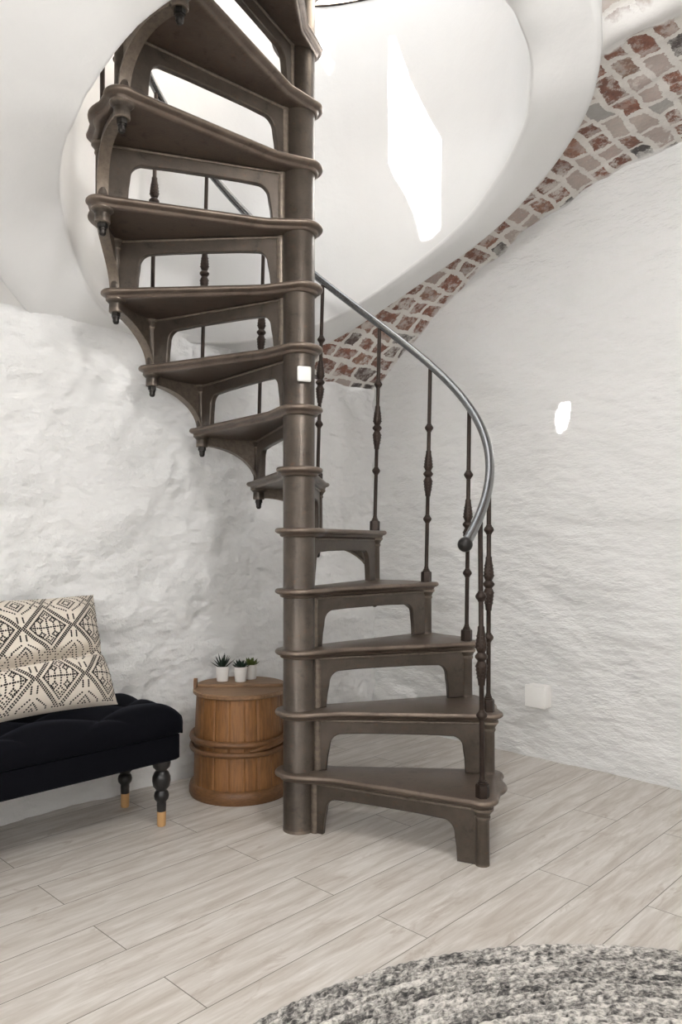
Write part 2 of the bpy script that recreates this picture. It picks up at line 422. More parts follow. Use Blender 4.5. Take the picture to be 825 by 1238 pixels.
# round stairwell shaft: thick plaster tube with a sloping soffit
_ai = [(-160, 2.02), (-151, 2.04), (-144, 2.058), (-133, 2.106), (-123, 2.19), (-111, 2.255), (-75, 2.36), (-38, 2.42), (-19, 2.39), (-12, 2.345), (2, 2.331), (19, 2.281), (34, 2.193), (54, 2.099), (71, 1.985), (85, 1.893), (110, 1.80), (135, 1.755), (161, 1.761), (166, 1.795), (175, 1.844), (182, 1.919), (189, 2.0)]
_ao = [(-174, 1.80), (-150, 1.95), (-130, 2.07), (-111, 2.22), (-75, 2.38), (-40, 2.45), (-25, 2.42), (-9, 2.364), (4, 2.35), (19, 2.311), (36, 2.217), (56, 2.114), (73, 1.968), (86, 1.84), (110, 1.76), (135, 1.70), (168, 1.706), (177, 1.751)]
def periodic(tab, smooth=6.0):
    a = np.array([t[0] for t in tab], float); z = np.array([t[1] for t in tab], float)
    g = np.arange(-180, 180, 1.0)
    zz = np.interp(g, np.concatenate([a - 360, a, a + 360])[np.argsort(np.concatenate([a - 360, a, a + 360]))], np.concatenate([z, z, z])[np.argsort(np.concatenate([a - 360, a, a + 360]))])
    k = np.exp(-0.5 * (np.arange(-20, 21) / smooth) ** 2); k /= k.sum()
    zz = np.convolve(np.concatenate([zz[-20:], zz, zz[:20]]), k, 'valid')
    return lambda deg: float(np.interp((deg + 180) % 360 - 180, np.append(g, 180), np.append(zz, zz[0])))
zin, zout = periodic(_ai), periodic(_ao)
SR = 0.745
so_r = periodic([(-178, 0.952), (-165, 1.0), (-145, 1.12), (-110, 1.18), (-75, 1.10), (-45, 0.98), (-30, 0.952), (0, 0.952), (90, 0.952), (170, 0.952)], 4.0)
b = MB(); NA = 240; rings = []
for i in range(NA):
    a = 2 * PI * i / NA; dg = math.degrees(a); zi, zo = zin(dg), zout(dg)
    SO = so_r(dg); zo += (SO - 0.952) * 0.45 * math.cos(a + PI / 4)
    pr = [(SO, 2.85), (SO, zo + 0.25), (SO, zo + 0.06), (SO, zo + 0.02), (SO - 0.006, zo + 0.005), (SO - 0.02, zo)]
    for q in (0.25, 0.5, 0.75): pr.append((SO - 0.02 + (SR + 0.025 - SO + 0.02) * q, zo + (zi - zo) * q))
    pr += [(SR + 0.012, zi), (SR + 0.004, zi + 0.003), (SR + 0.0005, zi + 0.012)]
    for k in range(1, 31): pr.append((SR, zi + 0.025 + (SHAFT_TOP - zi - 0.025) * k / 30))
    pr.append((SR + 0.3, SHAFT_TOP))
    ring = []
    for r, z in pr:
        n = 0.006 * fbm(math.cos(a) * 2.2, math.sin(a) * 2.2, z * 2.2) + 0.0025 * fbm(math.cos(a) * 8, math.sin(a) * 8, z * 8, 3)
        rr = r + n
        ring.append((CX + rr * math.cos(a), CY + rr * math.sin(a), z + n * 0.7 if z < SHAFT_TOP - 0.01 else z))
    rings.append(ring)
K = len(rings[0])
b.add([p for r in rings for p in r], [(i * K + q, i * K + q + 1, ((i + 1) % NA) * K + q + 1, ((i + 1) % NA) * K + q) for i in range(NA) for q in range(K - 1)])
b.m = [0 if 11 <= q < 45 else 1 for i in range(NA) for q in range(K - 1)]
shaft = b.build('wall_stairwell', [M['shaft'], M['plain']], angle=60); fix_normals(shaft); structure(shaft, room=False)

# dark edge strip on the rim of the upper floor, floor slab and panelling up there
b = MB(); b.lathe([(SR - 0.005, SHAFT_TOP + 0.0), (SR - 0.005, SHAFT_TOP + 0.006), (SR + 0.02, SHAFT_TOP + 0.006), (SR + 0.02, SHAFT_TOP + 0.0)], 160, Matrix.Translation((CX, CY, 0)), cap=False)
structure(b.build('trim_1', M['iron_dark']), room=False)
b = MB(); n = 96; ins = []; outs = []
for i in range(n):
    a = 2 * PI * i / n; c_, s_ = math.cos(a), math.sin(a); q = 2.6 / max(abs(c_), abs(s_))
    ins.append((CX + (SR + 0.015) * c_, CY + (SR + 0.015) * s_)); outs.append((CX + q * c_, CY + q * s_))
vs = [(x, y, SHAFT_TOP) for x, y in ins] + [(x, y, SHAFT_TOP) for x, y in outs]
b.add(vs, [(i, i + n, (i + 1) % n + n, (i + 1) % n) for i in range(n)])
structure(b.build('floor_upper', M['floor'], smooth=False), room=False)
b = MB()
for k in range(9):
    b.box(-1.2 + k * 0.45, -1.2 + k * 0.45 + 0.443, 0.0, 0.03, SHAFT_TOP, SHAFT_TOP + 1.5, 0.004)
structure(b.build('wall_upper', M['panel']))

# ------------------------------------------------------------------ spiral staircase
stair = empty('spiral_staircase', (CX, CY, 0))
tag(stair, 'brown cast iron spiral staircase winding up around its column into the round opening', 'staircase')
RC = 0.0525
b = MB()
b.lathe([(RC + 0.001, 0), (RC + 0.001, 0.01), (RC, 0.012), (RC, NSTEP * RISE + 0.35), (RC * 0.9, NSTEP * RISE + 0.37), (0, NSTEP * RISE + 0.39)], 48)
b.build('column', M['iron'], stair)

def P(r, deg): return (r * math.cos(math.radians(deg)), r * math.sin(math.radians(deg)))
def tread_outline():
    pts = []
    RCOL = 0.080
    D = 22.5
    # round the back and front of the collar
    for a in range(118, 286, 8): pts.append(P(RCOL, a))
    # concave sweep into the nosing
    a0 = Vector(P(RCOL, 286)); a1 = Vector((0.165, -0.040))
    for k in range(1, 9):
        t = k / 9
        c0 = Vector((0.055, -0.078)); c1 = Vector((0.105, -0.041))
        p = a0 * (1 - t) ** 3 + c0 * 3 * t * (1 - t) ** 2 + c1 * 3 * t * t * (1 - t) + a1 * t ** 3
        pts.append((p.x, p.y))
    for x in (0.165, 0.25, 0.35, 0.45, 0.55, 0.60): pts.append((x, -0.040 - 0.004 * (x - 0.165) / 0.435))
    ear = 0.050
    for a in range(-86, 31, 9): pts.append((RP + ear * math.cos(math.radians(a)) - 0.002, ear * math.sin(math.radians(a))))
    # ogee outer edge
    for k, a in enumerate(np.linspace(6.0, 16.5, 9)):
        q = k / 8
        pts.append(P(0.664 + 0.014 * math.sin(PI * q), a))
    bx, by = P(RP, D)
    for a in range(-30, 95, 9): pts.append((bx + ear * math.cos(math.radians(D + a)), by + ear * math.sin(math.radians(D + a))))
    ux, uy = P(1, D); vx, vy = -uy, ux
    for r in (0.60, 0.5, 0.4, 0.3, 0.2, 0.12): pts.append((ux * r + vx * 0.045, uy * r + vy * 0.045))
    return pts
OUT = tread_outline()
def inset(pts, dd):
    n = len(pts); res = []
    for i in range(n):
        p0 = Vector(pts[i - 1]); p1 = Vector(pts[i]); p2 = Vector(pts[(i + 1) % n])
        e1 = (p1 - p0).normalized(); e2 = (p2 - p1).normalized()
        n1 = Vector((-e1.y, e1.x)); n2 = Vector((-e2.y, e2.x))
        m = (n1 + n2)
        m = m.normalized() if m.length > 1e-6 else n1
        sc = 1 / max(0.6, m.dot(n1))
        q = p1 + m * dd * sc
        res.append((q.x, q.y))
    return res
PROF = [(-0.0305, 0.034), (-0.030, 0.025), (-0.0275, 0.0185), (-0.025, 0.017), (-0.0205, 0.0155), (-0.0195, 0.0145), (-0.0178, 0.0085), (-0.0170, 0.0075), (-0.0148, 0.0032), (-0.012, 0.0006), (-0.0085, 0.0), (-0.0045, 0.0012), (-0.0013, 0.004), (0.0, 0.008)]
def make_tread():
    b = MB()
    b.layers([[(x, y, z) for x, y in inset(OUT, i)] for z, i in PROF])
    return b
def make_riser():
    b = MB()
    zt, zb = -0.029, -RISE + 0.0
    pts = [(0.045, zb), (0.045, zt), (0.612, zt), (0.612, zb), (0.548, zb)]
    # inside edge, right leg up, round corner, across, round corner, left leg down
    pts += [(0.545, -0.155), (0.541, -0.13)]
    for k in range(1, 7):
        a = math.radians(90 * k / 7); pts.append((0.50 + 0.040 * math.cos(a), -0.118 + 0.038 * math.sin(a)))
    pts += [(0.42, -0.078), (0.3, -0.0775), (0.2, -0.078)]
    for k in range(1, 7):
        a = math.radians(90 + 90 * k / 7); pts.append((0.145 + 0.040 * math.cos(a), -0.118 + 0.038 * math.sin(a)))
    pts += [(0.103, -0.13), (0.098, -0.155), (0.093, zb)]
    pts = pts[::-1]
    def flat(y, dd): return [(x, y, z) for x, z in inset(pts, dd)]
    b.layers([flat(-0.011, 0.003), flat(-0.008, 0.0), flat(0.008, 0.0), flat(0.011, 0.003)])
    # moulded strip under the nosing on both faces and a half-round pilaster at the column
    for sy in (-1, 1):
        y0, y1 = (-0.016, -0.009) if sy < 0 else (0.009, 0.016)
        b.box(0.06, 0.60, y0, y1, -0.040, -0.032, 0.003)
    b.lathe([(0.016, zb), (0.016, zt)], 14, Matrix.Translation((0.062, 0, 0)))
    return b
def make_post(first):
    b = MB(); z0 = -RISE
    b.lathe([(0.0215, z0), (0.0215, z0 + 0.006), (0.021, z0 + 0.012), (0.0205, -0.066), (0.024, -0.060), (0.024, -0.056), (0.0215, -0.053), (0.027, -0.042), (0.033, -0.036), (0.033, -0.029)], 28, Matrix.Translation((RP, 0, 0)))
    return b
def make_socket():
    b = MB(); z = -RISE - 0.029
    b.lathe([(0.021, z - 0.043), (0.0235, z - 0.040), (0.0225, z - 0.014), (0.028, z - 0.008), (0.034, z - 0.002), (0.034, z + 0.002)], 28, Matrix.Translation((RP, 0, 0)))
    return b
def make_nut():
    b = MB(); z = -RISE - 0.072
    b.lathe([(0.0085, z - 0.012), (0.0155, z - 0.0135), (0.0155, z + 0.0005)], 6, Matrix.Translation((RP, 0, 0)))
    b.lathe([(0.0, z - 0.039), (0.007, z - 0.037), (0.0105, z - 0.031), (0.0105, z - 0.021), (0.012, z - 0.02), (0.012, z - 0.0135)], 18, Matrix.Translation((RP, 0, 0)))
    b.lathe([(0.012, z), (0.012, z + 0.004)], 18, Matrix.Translation((RP, 0, 0)))
    return b
def make_bracket():
    b = MB(); N = 26
    a0, a1 = 1.2, 20.6
    vs = []; H = RISE - 0.002
    for i in range(N + 1):
        t = i / N; tt = t ** 1.6
        dg = a0 + (a1 - a0) * tt
        zl = -H + (H - 0.062) * math.sqrt(max(0, 1 - (1 - tt) ** 2))
        for r, z in ((RP - 0.006, -0.029), (RP - 0.006, zl), (RP + 0.006, zl), (RP + 0.006, -0.029)):
            x, y = P(r, dg); vs.append((x, y, z))
    fs = []
    for i in range(N):
        for q in range(4):
            q2 = (q + 1) % 4
            fs.append((i * 4 + q, i * 4 + q2, (i + 1) * 4 + q2, (i + 1) * 4 + q))
    fs += [(3, 2, 1, 0), tuple(N * 4 + q for q in range(4))]
    b.add(vs, fs)
    vs = []                                        # flange along the curved lower edge
    for i in range(N + 1):
        t = i / N; tt = t ** 1.6; dg = a0 + (a1 - a0) * tt
        zl = -H + (H - 0.062) * math.sqrt(max(0, 1 - (1 - tt) ** 2))
        dx = 0.0 if i else 0.3
        for r, z, da in ((RP - 0.017, zl - 0.004, 0.12), (RP - 0.017, zl + 0.003, -0.25), (RP + 0.017, zl + 0.003, -0.25), (RP + 0.017, zl - 0.004, 0.12)):
            x, y = P(r, dg + (da if tt < 0.4 else 0)); vs.append((x, y, z))
    b.add(vs, fs)
    return b

step1 = make_tread().build('step', M['iron_tread'], stair, angle=40)
parts = [make_riser().build('riser', M['iron'], step1), make_post(True).build('post', M['iron'], step1)]
extra = [make_bracket().build('bracket', M['iron'], step1), make_socket().build('socket', M['iron'], step1)]
nut = make_nut().build('bolt', M['nut'], step1, angle=25)
for o in extra + [nut]: fix_normals(o)
for k in range(1, NSTEP + 1):
    if k == 1: st = step1
    else:
        st = step1.copy(); COL.objects.link(st); st.parent = stair
        for pz in parts + extra + [nut]:
            c = pz.copy(); COL.objects.link(c); c.parent = st
    st.location = (0, 0, k * RISE); st.rotation_euler = (0, 0, TH0 + (k - 1) * DTH)
for o in extra + [nut]: bpy.data.objects.remove(o)      # the lowest step stands on the floor: no bracket, no bolt

# balusters and handrail
LEAN = math.radians(-2.0)
def make_baluster():
    b = MB(); L = 0.832
    def orn(z0, z1, hip):   # tapered vase
        return [(0.0085, z0), (0.0105, z0 + 0.006), (0.0145 if hip else 0.012, z0 + (0.025 if hip else 0.035))]
    prof = [(0.0075, 0.04)]
    def ball(z, r):
        return [(0.0075, z - 0.016), (0.0095, z - 0.015), (0.0095, z - 0.012), (r * 0.8, z - 0.008), (r, z - 0.002), (r, z + 0.002), (r * 0.8, z + 0.008), (0.0095, z + 0.012), (0.0095, z + 0.015), (0.0075, z + 0.016)]
    prof += ball(0.243, 0.0165)
    prof += [(0.0075, 0.330), (0.0105, 0.333), (0.0105, 0.340), (0.0125, 0.352), (0.0165, 0.382), (0.0165, 0.392), (0.013, 0.400), (0.011, 0.404), (0.014, 0.408), (0.019, 0.414), (0.019, 0.419), (0.014, 0.425), (0.011, 0.429), (0.013, 0.433), (0.0165, 0.441), (0.0165, 0.451), (0.013, 0.480), (0.0105, 0.496), (0.0105, 0.504), (0.0075, 0.508)]
    prof += ball(0.594, 0.0165)
    prof += [(0.0075, L)]
    b.lathe(prof, 16)
    # beaded relief on the two vases
    for zc, s_ in ((0.372, 1), (0.461, -1)):
        for k in range(8):
            a = 2 * PI * k / 8
            for q in range(4):
                z = zc + s_ * (q - 1.5) * 0.011
                r = 0.0148 + (q - 1.5) * 0.0012
                m = Matrix.Translation((r * math.cos(a), r * math.sin(a), z))
                b.lathe([(0, -0.003), (0.0028, 0), (0, 0.003)], 5, m)
    return b
def make_foot():
    b = MB()
    b.lathe([(0.0205, -0.002), (0.0205, 0.036), (0.0185, 0.040)], 6)
    b.lathe([(0.0175, 0.036), (0.0182, 0.0385), (0.014, 0.040), (0.0148, 0.0435), (0.0115, 0.046), (0.012, 0.0495), (0.009, 0.052), (0.009, 0.056), (0.0075, 0.06)], 18)
    return b
balu = make_baluster().build('baluster', M['iron_dark'], stair, angle=50)
foot = make_foot().build('baluster_foot', M['iron_dark'], balu, angle=30)
def rail_z(th): return (1 + (th - (TH0 + LEAN)) / DTH) * RISE + 0.835
for k in range(1, NSTEP + 1):
    th = TH0 + (k - 1) * DTH
    o = balu
    if k > 1:
        o = balu.copy(); COL.objects.link(o); o.parent = stair
        c = foot.copy(); COL.objects.link(c); c.parent = o
    p0 = Vector((RP * math.cos(th), RP * math.sin(th), k * RISE))
    p1 = Vector((RP * math.cos(th + LEAN), RP * math.sin(th + LEAN), k * RISE + 0.832))
    o.location = p0
    o.rotation_mode = 'QUATERNION'
    o.rotation_quaternion = Vector((0, 0, 1)).rotation_difference(p1 - p0)
b = MB(); pts = []
ta, tb = math.radians(-37.5), TH0 + (NSTEP - 1) * DTH
for i in range(221):
    t = ta + (tb - ta) * i / 220
    pts.append((RP * math.cos(t), RP * math.sin(t), rail_z(t)))
b.tube(pts, 0.0145, 18)
rail = b.build('handrail', M['steel'], stair)
e = Vector(pts[0]); tdir = (Vector(pts[0]) - Vector(pts[1])).normalized()
b = MB(); R_ = 0.0215
b.lathe([(R_ * math.sin(PI * i / 12), -R_ * math.cos(PI * i / 12)) for i in range(13)], 24, Matrix.Translation(e + tdir * 0.012), cap=False)
tag(b.build('ball_end', M['black_metal'], rail), 'black ball at the lower end of the steel handrail')

# white square sensor stuck on the column
b = MB(); b.box(-0.0235, 0.0235, -0.006, 0.006, -0.025, 0.025, 0.0055)
sen = b.build('sensor', M['white_plastic'])
sa = math.radians(-70.0); rr = RC + 0.006
sen.location = (CX + rr * math.cos(sa), CY + rr * math.sin(sa), EYE + (HORIZON - 452) * 2.44 / F); sen.rotation_euler = (0, 0, sa + PI / 2)
tag(sen, 'small white rounded square sensor stuck on the iron stair column', 'sensor')

# white box on the right wall
t_ = (655 - 412.5) / F
sbox = None
wy = CORNER.y; d1 = Vector((math.cos(ROT), math.sin(ROT)))
# ray / wall crossing
den = t_ * d1.y - d1.x
Yb = (CORNER.x * d1.y - CORNER.y * d1.x) / den
Pb = Vector((t_ * Yb, Yb, 0)); sbox = (RM.inverted() @ Pb).x
zb = EYE + (HORIZON - 840) * Yb / F
junction = empty('junction_box', W(sbox, 0.0, zb), ROT)
b = MB(); b.box(-0.0475, 0.0475, -0.050, 0.012, -0.0475, 0.0475, 0.005); b.build('housing', M['box_plastic'], junction)
b = MB(); b.box(-0.0485, 0.0485, -0.060, -0.0485, -0.0485, 0.0485, 0.004); b.build('cover', M['box_plastic'], junction)
tag(junction, 'square white junction box mounted low on the rough right wall', 'wall box')

# ------------------------------------------------------------------ barrel
BX, BY = -0.388, 2.895
barrel = empty('wooden_barrel', (BX, BY, 0), math.radians(3))
tag(barrel, 'lidded honey brown wooden stave barrel standing behind the stair column', 'barrel')
def br_(z): return 0.1785 - 0.0115 * (z / 0.385) + 0.003 * math.sin(PI * min(1, z / 0.385))
b = MB(); NA = 26 * 12; zs = [0.004, 0.02, 0.06, 0.12, 0.18, 0.24, 0.30, 0.35, 0.380, 0.384]
random.seed(3)
edges = [0.0]
while edges[-1] < 2 * PI - 0.22: edges.append(edges[-1] + random.uniform(0.24, 0.42))
edges.append(2 * PI)
loops = []
for z in zs:
    lp = []
    for i in range(NA):
        a = 2 * PI * i / NA
        dist = min(abs(a - e_) for e_ in edges)
        k = max(j for j, e_ in enumerate(edges) if e_ <= a + 1e-9)
        r = br_(z) + 0.0012 * math.sin(k * 2.4) - 0.0055 * math.exp(-(dist / 0.014) ** 2)
        lp.append((r * math.cos(a), r * math.sin(a), z))
    loops.append(lp)
b.layers(loops); b.build('stave_body', M['barrel'], barrel, angle=60)
def hoop(z, r, h, n, tilt=0.0, ph=0.0, wob=0.0):
    b = MB(); pts = []
    for i in range(96):
        a = 2 * PI * i / 96
        pts.append(((r + wob * math.sin(5 * a)) * math.cos(a), (r + wob * math.sin(5 * a)) * math.sin(a), z + tilt * math.sin(a - ph) + wob * 1.5 * math.sin(3 * a + 1)))
    b.tube(pts, h, 12, closed=True)
    return b
b = MB(); prof = [(0.172, 0.0), (0.190, 0.0), (0.1945, 0.010), (0.195, 0.028), (0.191, 0.042), (0.184, 0.048), (0.174, 0.049)]
b.lathe(prof, 96, cap=False); b.build('hoop', M['hoop'], barrel)
hoop(0.222, br_(0.22) + 0.008, 0.0115, 12, 0.006, math.radians(-20), 0.0012).build('hoop', M['hoop'], barrel)
hoop(0.187, br_(0.19) + 0.008, 0.0105, 12, 0.008, math.radians(-35), 0.0012).build('hoop', M['hoop'], barrel)
b = MB(); pts = []                                     # the loose tongue where the withies cross on the right
for i in range(20):
    a = math.radians(-75 + i * 4.2); pts.append(((br_(0.2) + 0.016) * math.cos(a), (br_(0.2) + 0.016) * math.sin(a), 0.196 + 0.055 * (i / 19) ** 1.2))
b.tube(pts, [0.004 + 0.008 * min(1, i / 6) for i in range(20)], 10); b.build('hoop_tongue', M['hoop'], barrel)
def half_disc(r, ysign, y0, z0, z1, rim):
    lo = []
    n = 40
    th0 = math.asin(y0 / r)
    for i in range(n + 1):
        a = (th0 + (PI - 2 * th0) * i / n) if ysign > 0 else (-PI - th0 + (PI + 2 * th0) * i / n + 0.0)
        lo.append((r * math.cos(a), r * math.sin(a)))
    return lo
b = MB(); lo = half_disc(0.1785, 1, 0.002, 0, 0, 0)
L = [(0.384, 0.004), (0.388, 0.0), (0.402, 0.0), (0.406, 0.004)]
b.layers([[(x, y, z) for x, y in inset(lo, i)] for z, i in L]); fix_normals(b.build('lid_back', M['lid'], barrel, angle=30))
b = MB(); lo = [(x, -y) for x, y in half_disc(0.1795, 1, 0.004, 0, 0, 0)][::-1]
L = [(0.378, 0.005), (0.382, 0.0), (0.392, 0.0), (0.396, 0.005)]
b.layers([[(x, y, z) for x, y in inset(lo, i)] for z, i in L]); fix_normals(b.build('lid_front', M['lid'], barrel, angle=30))
b = MB(); b.box(-0.163, 0.163, -0.006, 0.012, 0.392, 0.4075, 0.004); b.build('lid_batten', M['lid'], barrel)
for sx in (-1, 1):
    b = MB()
    pts = []
    for i in range(13):
        a = PI * i / 12; pts.append((0.017 * math.cos(a), 0.414 + 0.017 * math.sin(a)))
    pts = [(-0.018, 0.384)] + [(x, z) for x, z in pts[::-1]] + [(0.018, 0.384)]
    lp = lambda xx: [(xx, y, z) for y, z in pts]
    b.layers([lp(sx * 0.1655), lp(sx * 0.167), lp(sx * 0.176), lp(sx * 0.1775)]); fix_normals(b.build('ear', M['hoop'], barrel, angle=30))

# ------------------------------------------------------------------ succulents on the barrel
LIDZ = 0.406
def pot(px, py, label, leaves, name='potted_succulent'):
    p = empty(name, (px, py, LIDZ)); tag(p, label, 'plant', 'little potted succulents on the barrel lid')
    b = MB(); b.lathe([(0.0, 0.0), (0.0215, 0.0), (0.0225, 0.002), (0.0268, 0.055), (0.0272, 0.058), (0.0252, 0.058), (0.0235, 0.050)], 32, cap=False); b.build('pot', M['pot'], p)
    b = MB(); b.lathe([(0.0, 0.0525), (0.012, 0.0525), (0.0243, 0.0505)], 24, cap=False); b.build('soil', M['soil'], p)
    leaves(p); return p
def leaf(b, ang, tilt, L, w, th, curl=0.25, z0=0.050, r0=0.003):
    n = 7; ca, sa_ = math.cos(ang), math.sin(ang); vs = []; fs = []
    for i in range(n + 1):
        t = i / n; el = tilt + curl * t
        r = r0 + L * t * math.cos(tilt + curl * t * 0.5); z = z0 + L * t * math.sin(tilt + curl * t * 0.5)
        ww = w * (math.sin(PI * min(1, 0.25 + 0.75 * t)) ** 0.8) * (1 - t ** 6) + 0.0002; hh = th * (1 - t ** 2) + 0.0002
        for u, h in ((-ww, 0.3 * hh), (0, -hh), (ww, 0.3 * hh), (0, hh * 0.35)):
            rr = r - h * math.sin(el); zz = z + h * math.cos(el)
            vs.append((rr * ca - u * sa_, rr * sa_ + u * ca, zz))
    for i in range(n):
        for q in range(4): fs.append((i * 4 + q, i * 4 + (q + 1) % 4, (i + 1) * 4 + (q + 1) % 4, (i + 1) * 4 + q))
    fs.append((3, 2, 1, 0)); fs.append(tuple(n * 4 + q for q in range(4)))
    b.add(vs, fs)
def aloe(p):
    b = MB(); random.seed(5)
    for ring, (n, tilt, L) in enumerate(((7, 0.55, 0.056), (6, 0.95, 0.060), (4, 1.25, 0.064))):
        for k in range(n): leaf(b, 2 * PI * k / n + ring * 0.5 + random.uniform(-.15, .15), tilt + random.uniform(-.1, .1), L * random.uniform(.88, 1.08), 0.0056, 0.0035, 0.15)
    fix_normals(b.build('leaves', M['leaf_dark'], p, angle=50))
def rosette(mat, n0, L0, w):
    def f(p):
        b = MB(); random.seed(n0)
        for ring, (n, tilt, L) in enumerate(((n0, 0.30, L0), (n0, 0.70, L0 * 0.95), (n0 - 2, 1.05, L0 * 0.85), (3, 1.35, L0 * 0.7))):
            for k in range(n): leaf(b, 2 * PI * k / n + ring * 0.4 + random.uniform(-.1, .1), tilt + random.uniform(-.08, .08), L * random.uniform(.9, 1.08), w, 0.004, 0.35, 0.051)
        fix_normals(b.build('leaves', mat, p, angle=50))
    return f
def at(px, Y): return ((px - 412.5) / F * Y, Y)
pot(*at(269.2, 2.965), 'spiky dark green succulent in a white pot, leftmost on the barrel lid', aloe)
pot(*at(291.0, 2.955), 'dark green rosette succulent in a white pot, in front of a yellowish one', rosette(M['leaf_blue'], 7, 0.042, 0.0075))
pot(*at(303.2, 3.012), 'yellowish green succulent in a white pot, half hidden behind a darker one', rosette(M['leaf_lime'], 6, 0.040, 0.011))

# ------------------------------------------------------------------ bench (room frame: s across, d along)
D0, D1, S0, S1 = 1.548, 2.80, 0.113, 0.477
ZB, ZM, ZT = 0.222, 0.308, 0.405
bench = empty('tufted_bench', W(0, 0, 0), ROT)
tag(bench, 'low black velvet tufted bench with turned legs along the left wall', 'bench')
def bench_loop(inset_, z, n=10, rad=0.014):
    x0, x1, y0, y1 = S0 + inset_, S1 - inset_, -D1 + inset_, -D0 - inset_
    out = []
    for sx, sy, a0 in ((1, 1, 0), (-1, 1, 90), (-1, -1, 180), (1, -1, 270)):
        cx = x1 - rad if sx > 0 else x0 + rad; cy = y1 - rad if sy > 0 else y0 + rad
        for k in range(n):
            a = math.radians(a0 + 90 * k / (n - 1)); out.append((cx + rad * math.cos(a), cy + rad * math.sin(a), z))
    return out
b = MB(); b.layers([bench_loop(0.004, ZB), bench_loop(-0.002, ZB + 0.006), bench_loop(-0.002, ZM - 0.004), bench_loop(0.004, ZM)]); b.build('apron', M['velvet'], bench)
TX, TY = 0.125, 0.165
def tuft(s, d):
    a = (s - (S0 + S1) / 2) / TX; c = (d - D0 - 0.1) / TY
    p = (a + c) * 0.5; q = (a - c) * 0.5
    h = abs(math.sin(PI * p)) * abs(math.sin(PI * q))
    return h ** 0.45
def cushion(u, v):
    # u,v in 0..1 over a rounded block, wrapped down the sides
    U = 2 * u - 1; V = 2 * v - 1
    hx, hy = (S1 - S0) / 2 + 0.015, (D1 - D0) / 2 + 0.023
    cx, cy = (S0 + S1) / 2, (D0 + D1) / 2
    AX, H1, H2, AB = 0.070, 0.060, 0.041, 0.013
    per = 0.150
    def wrap(T, half):
        L = half - AX + per; x = T * L; sg = 1 if x >= 0 else -1; x = abs(x)
        if x <= half - AX: return sg * x, 0.0
        f = math.radians(172) * (x - half + AX) / per
        if f <= PI / 2: return sg * (half - AX * (1 - math.sin(f))), -H1 * (1 - math.cos(f))
        return sg * (half - AB * (1 - math.sin(f))), -H1 + H2 * math.cos(f)
    X, dz1 = wrap(U, hx); Y, dz2 = wrap(V, hy)
    ex, ey = max(0.0, abs(X) - hx + AX), max(0.0, abs(Y) - hy + AX)
    if ex > 0 and ey > 0:
        f = 1 - 0.20 * (min(ex, ey) / max(ex, ey)) ** 2
        X = math.copysign(hx - AX + ex * f, X); Y = math.copysign(hy - AX + ey * f, Y)
    dz = -min(0.1005, (abs(dz1) ** 2.2 + abs(dz2) ** 2.2) ** (1 / 2.2))
    depth = min(abs(dz1) + abs(dz2), 0.12)
    tf = tuft(cx + X, cy + Y)
    k = 0.026 * (1 - tf) * max(0.0, 1 - depth / 0.06)
    low = depth / 0.12
    return (cx + X, -(cy + Y), ZT + 0.004 + dz - k)
b = MB(); b.grid(90, 200, cushion); cu = b.build('cushion', M['velvet'], bench, angle=180); fix_normals(cu)
for i in range(-1, 2):
    for j in range(0, 8):
        if (i + j) % 2: continue
        s, d = (S0 + S1) / 2 + i * TX, D0 + 0.1 + j * TY
        if d > D1 - 0.08: continue
        b = MB(); b.lathe([(0, 0.006), (0.007, 0.004), (0.0105, 0), (0.010, -0.004)], 16, Matrix.Translation((s, -d, ZT - 0.024)), cap=False); b.build('button', M['velvet'], bench)
LEG = [(0.0300, 0.2225), (0.0310, 0.212), (0.0280, 0.198), (0.0195, 0.190), (0.0185, 0.186), (0.024, 0.180), (0.0300, 0.166), (0.0308, 0.152), (0.0275, 0.134), (0.0190, 0.124), (0.0175, 0.120), (0.0225, 0.114), (0.0253, 0.103), (0.0235, 0.092), (0.0165, 0.083), (0.0155, 0.079), (0.0160, 0.072), (0.0152, 0.050)]
TIP = [(0.0152, 0.050), (0.0146, 0.004), (0.0130, 0.0), (0, 0)]
for s, d in ((0.440, 1.598), (0.190, 1.590), (0.440, D1 - 0.06), (0.190, D1 - 0.06)):
    b = MB(); b.lathe(LEG, 32, cap=False); lg = b.build('leg', M['black_leg'], bench, angle=50); lg.location = (s, -d, 0)
    b = MB(); b.lathe(TIP, 32, cap=False); b.build('leg_tip', M['tip'], lg)

